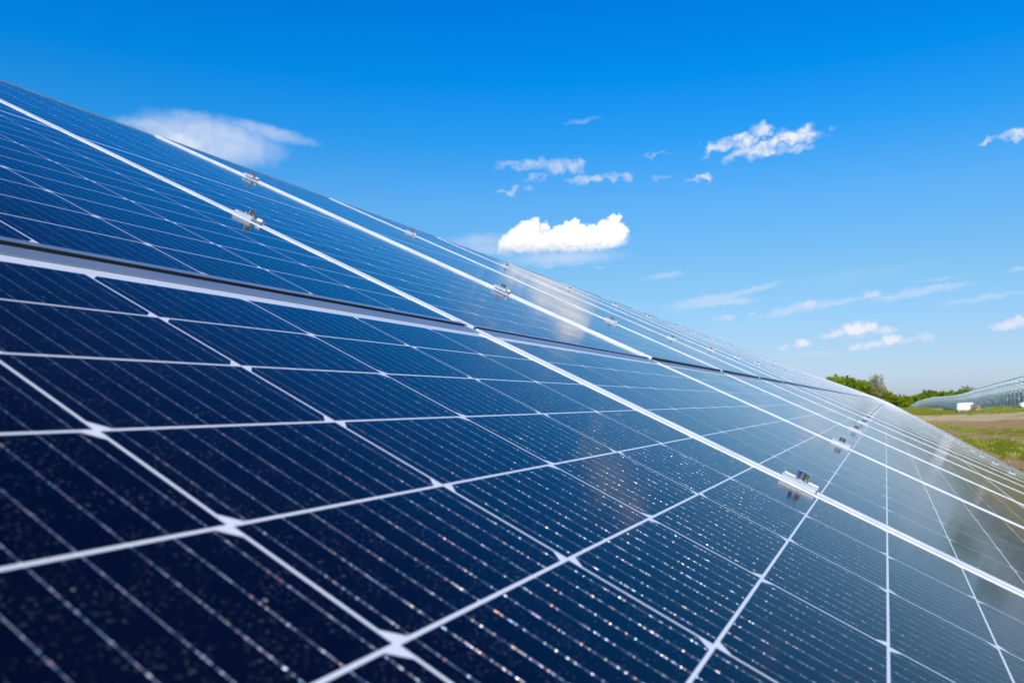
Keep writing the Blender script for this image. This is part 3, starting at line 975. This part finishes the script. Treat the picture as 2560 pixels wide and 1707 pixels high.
def tree_meshes(seed, H, spread, leaves, leafsz, low, mat, sparse=False):
    rg = random.Random(seed)
    bt = bmesh.new(); bl = bmesh.new()
    top = Vector((rg.gauss(0, .3), rg.gauss(0, .3), H * 0.72))
    mid = Vector((rg.gauss(0, .15), rg.gauss(0, .15), H * 0.35))
    limb(bt, Vector((0, 0, -0.8)), mid, H * 0.028, H * 0.02); limb(bt, mid, top, H * 0.02, H * 0.006)
    nodes = []
    for i in range(26 if not sparse else 46):
        z = H * rg.uniform(low, 0.9)
        k = z / H
        rr = spread * (math.sin(min(1, (k - low * 0.6) / (1.02 - low * 0.6)) ** 0.8 * math.pi) ** 0.6) * rg.uniform(0.45, 1.0)
        a = rg.uniform(0, 6.283)
        base = mid.lerp(top, min(1, max(0, (k - 0.3) / 0.5))) if k > 0.3 else Vector((0, 0, z * 0.6))
        tip = Vector((math.cos(a) * rr, math.sin(a) * rr, z + H * 0.05))
        limb(bt, base, tip, H * 0.008, H * 0.0015, 4)
        nodes.append((tip, H * rg.uniform(0.07, 0.13)))
        for _ in range(3 if sparse else 1):
            t2 = tip + Vector((rg.gauss(0, 1), rg.gauss(0, 1), abs(rg.gauss(0.6, .6)))) * H * 0.07
            limb(bt, base.lerp(tip, 0.7), t2, H * 0.004, H * 0.0008, 3)
            nodes.append((t2, H * rg.uniform(0.04, 0.08)))
    nodes.append((Vector((0, 0, H * 0.9)), H * 0.1))
    for _ in range(leaves):
        c, r_ = rg.choice(nodes)
        v = Vector((rg.gauss(0, 1), rg.gauss(0, 1), rg.gauss(0, 0.8)))
        v = v.normalized() * r_ * (rg.random() ** 0.4)
        pz = c + v
        n = (v.normalized() * 0.6 + Vector((rg.gauss(0, 1), rg.gauss(0, 1), rg.gauss(0, 1))).normalized()).normalized()
        s_ = n.orthogonal().normalized(); u_ = n.cross(s_)
        a = rg.uniform(0, 6.28); s2 = s_ * math.cos(a) + u_ * math.sin(a); u2 = n.cross(s2)
        L_ = leafsz * rg.uniform(0.6, 1.4)
        bl.faces.new([bl.verts.new(pz + s2 * L_), bl.verts.new(pz + u2 * L_ * 0.6), bl.verts.new(pz - s2 * L_), bl.verts.new(pz - u2 * L_ * 0.6)])
    return mesh_from(bt, 'trunk', M_BARK), mesh_from(bl, 'crown', mat)
TV = []
for i in range(4):
    TV.append(tree_meshes(20 + i, 10.0, 3.4 + 0.4 * (i % 2), 5200, 0.24, 0.10, M_LEAF[i % 3]))
TB = tree_meshes(77, 10.0, 2.9, 7500, 0.13, 0.25, M_LEAF[3], True)
def tree(px, D, top_py, label, var, cat='tree', group=None, sx=1.0, mesh=None, crown_mat=None):
    """a tree whose foot stands on the ground at distance D and whose top reaches the given height"""
    X = (px - 1280) / F_PX * D * math.cos(PITCH)
    v = cam2w(Vector(((px - 1280) / F_PX, (top_py - 853.5) / F_PX, 1.0))); v *= D / v.y
    topz = EYE.z + v.z
    g = ground_z(v.x, D)
    H = max(2.5, topz - g)
    tr, cr = mesh or TV[var]
    k = H / 10.0
    rg = random.Random(int(px * 7 + D))
    r = empty('tree', Matrix.Translation((v.x, D, g)) @ Matrix.Rotation(rg.uniform(0, 6.28), 4, 'Z') @ Matrix.Diagonal((k * sx, k * sx, k, 1)))
    tag(r, label, cat, group)
    part('trunk', tr, r); part('crown', cr, r)
rg = random.Random(11)
# wood edge left of the far end: tops step down towards the right
left = [(2084, 940), (2092, 944), (2098, 947), (2103, 950), (2118, 945), (2131, 943), (2144, 952), (2158, 955), (2170, 956), (2183, 962),
        (2196, 966), (2207, 972), (2220, 980), (2232, 984), (2243, 988), (2252, 992), (2262, 997)]
for i, (x, y) in enumerate(left):
    D = 235 + i * 9 + rg.uniform(-8, 8)
    tree(x, D, y, 'leafy green tree in the wood edge left of the second row, %s from the left' % ordinal(i + 1), i % 3 if i % 5 else 3,
         group='trees at the wood edge', sx=rg.uniform(0.95, 1.25))
for i in range(16):
    x = 2040 + i * 14
    ytop = 958 + i * 2.4 + rg.uniform(-3, 5)
    tree(x, 215 + i * 8, ytop, 'low bush in front of the wood edge, %s from the left' % ordinal(i + 1), (i + 1) % 4, 'bush',
         'bushes before the wood edge', sx=2.5)
tree(2190, 300, 937, 'tall half-bare tree rising above the wood edge', 0, mesh=TB, group=None, sx=0.85)
# flat far treeline
far = [(2258, 991), (2270, 989), (2283, 987), (2296, 986), (2308, 985), (2319, 980), (2331, 975), (2343, 981), (2352, 977), (2364, 979), (2376, 982), (2388, 978),
       (2401, 974), (2413, 976), (2430, 975), (2446, 978), (2465, 980), (2490, 978), (2520, 982), (2550, 980)]
for i, (x, y) in enumerate(far):
    tree(x, 620 + rg.uniform(-40, 60), y, 'dark tree of the distant treeline behind the second row, %s from the left' % ordinal(i + 1), (i * 2 + 1) % 4,
         group='trees of the distant treeline', sx=rg.uniform(1.1, 1.5))
tree(2420, 640, 965, 'bare twiggy tree sticking out of the distant treeline', 0, mesh=TB)
# wood outside the frame at right, which the lower panels mirror
for i in range(16):
    a = rad(34 + i * 3.1)
    D0 = 170 + 12 * math.sin(i * 1.7)
    X = math.sin(a) * D0; Y = math.cos(a) * D0
    g = ground_z(X, Y); k = 1.0 + 0.25 * math.sin(i * 2.3)
    r = empty('tree', Matrix.Translation((X, Y, g)) @ Matrix.Rotation(i, 4, 'Z') @ Matrix.Diagonal((k * 1.5, k * 1.5, k, 1)))
    tag(r, 'green tree beyond the right edge of the photo, %s past the second row' % ordinal(i + 1), 'tree', 'trees right of the field')
    part('trunk', TV[i % 4][0], r); part('crown', TV[i % 4][1], r)
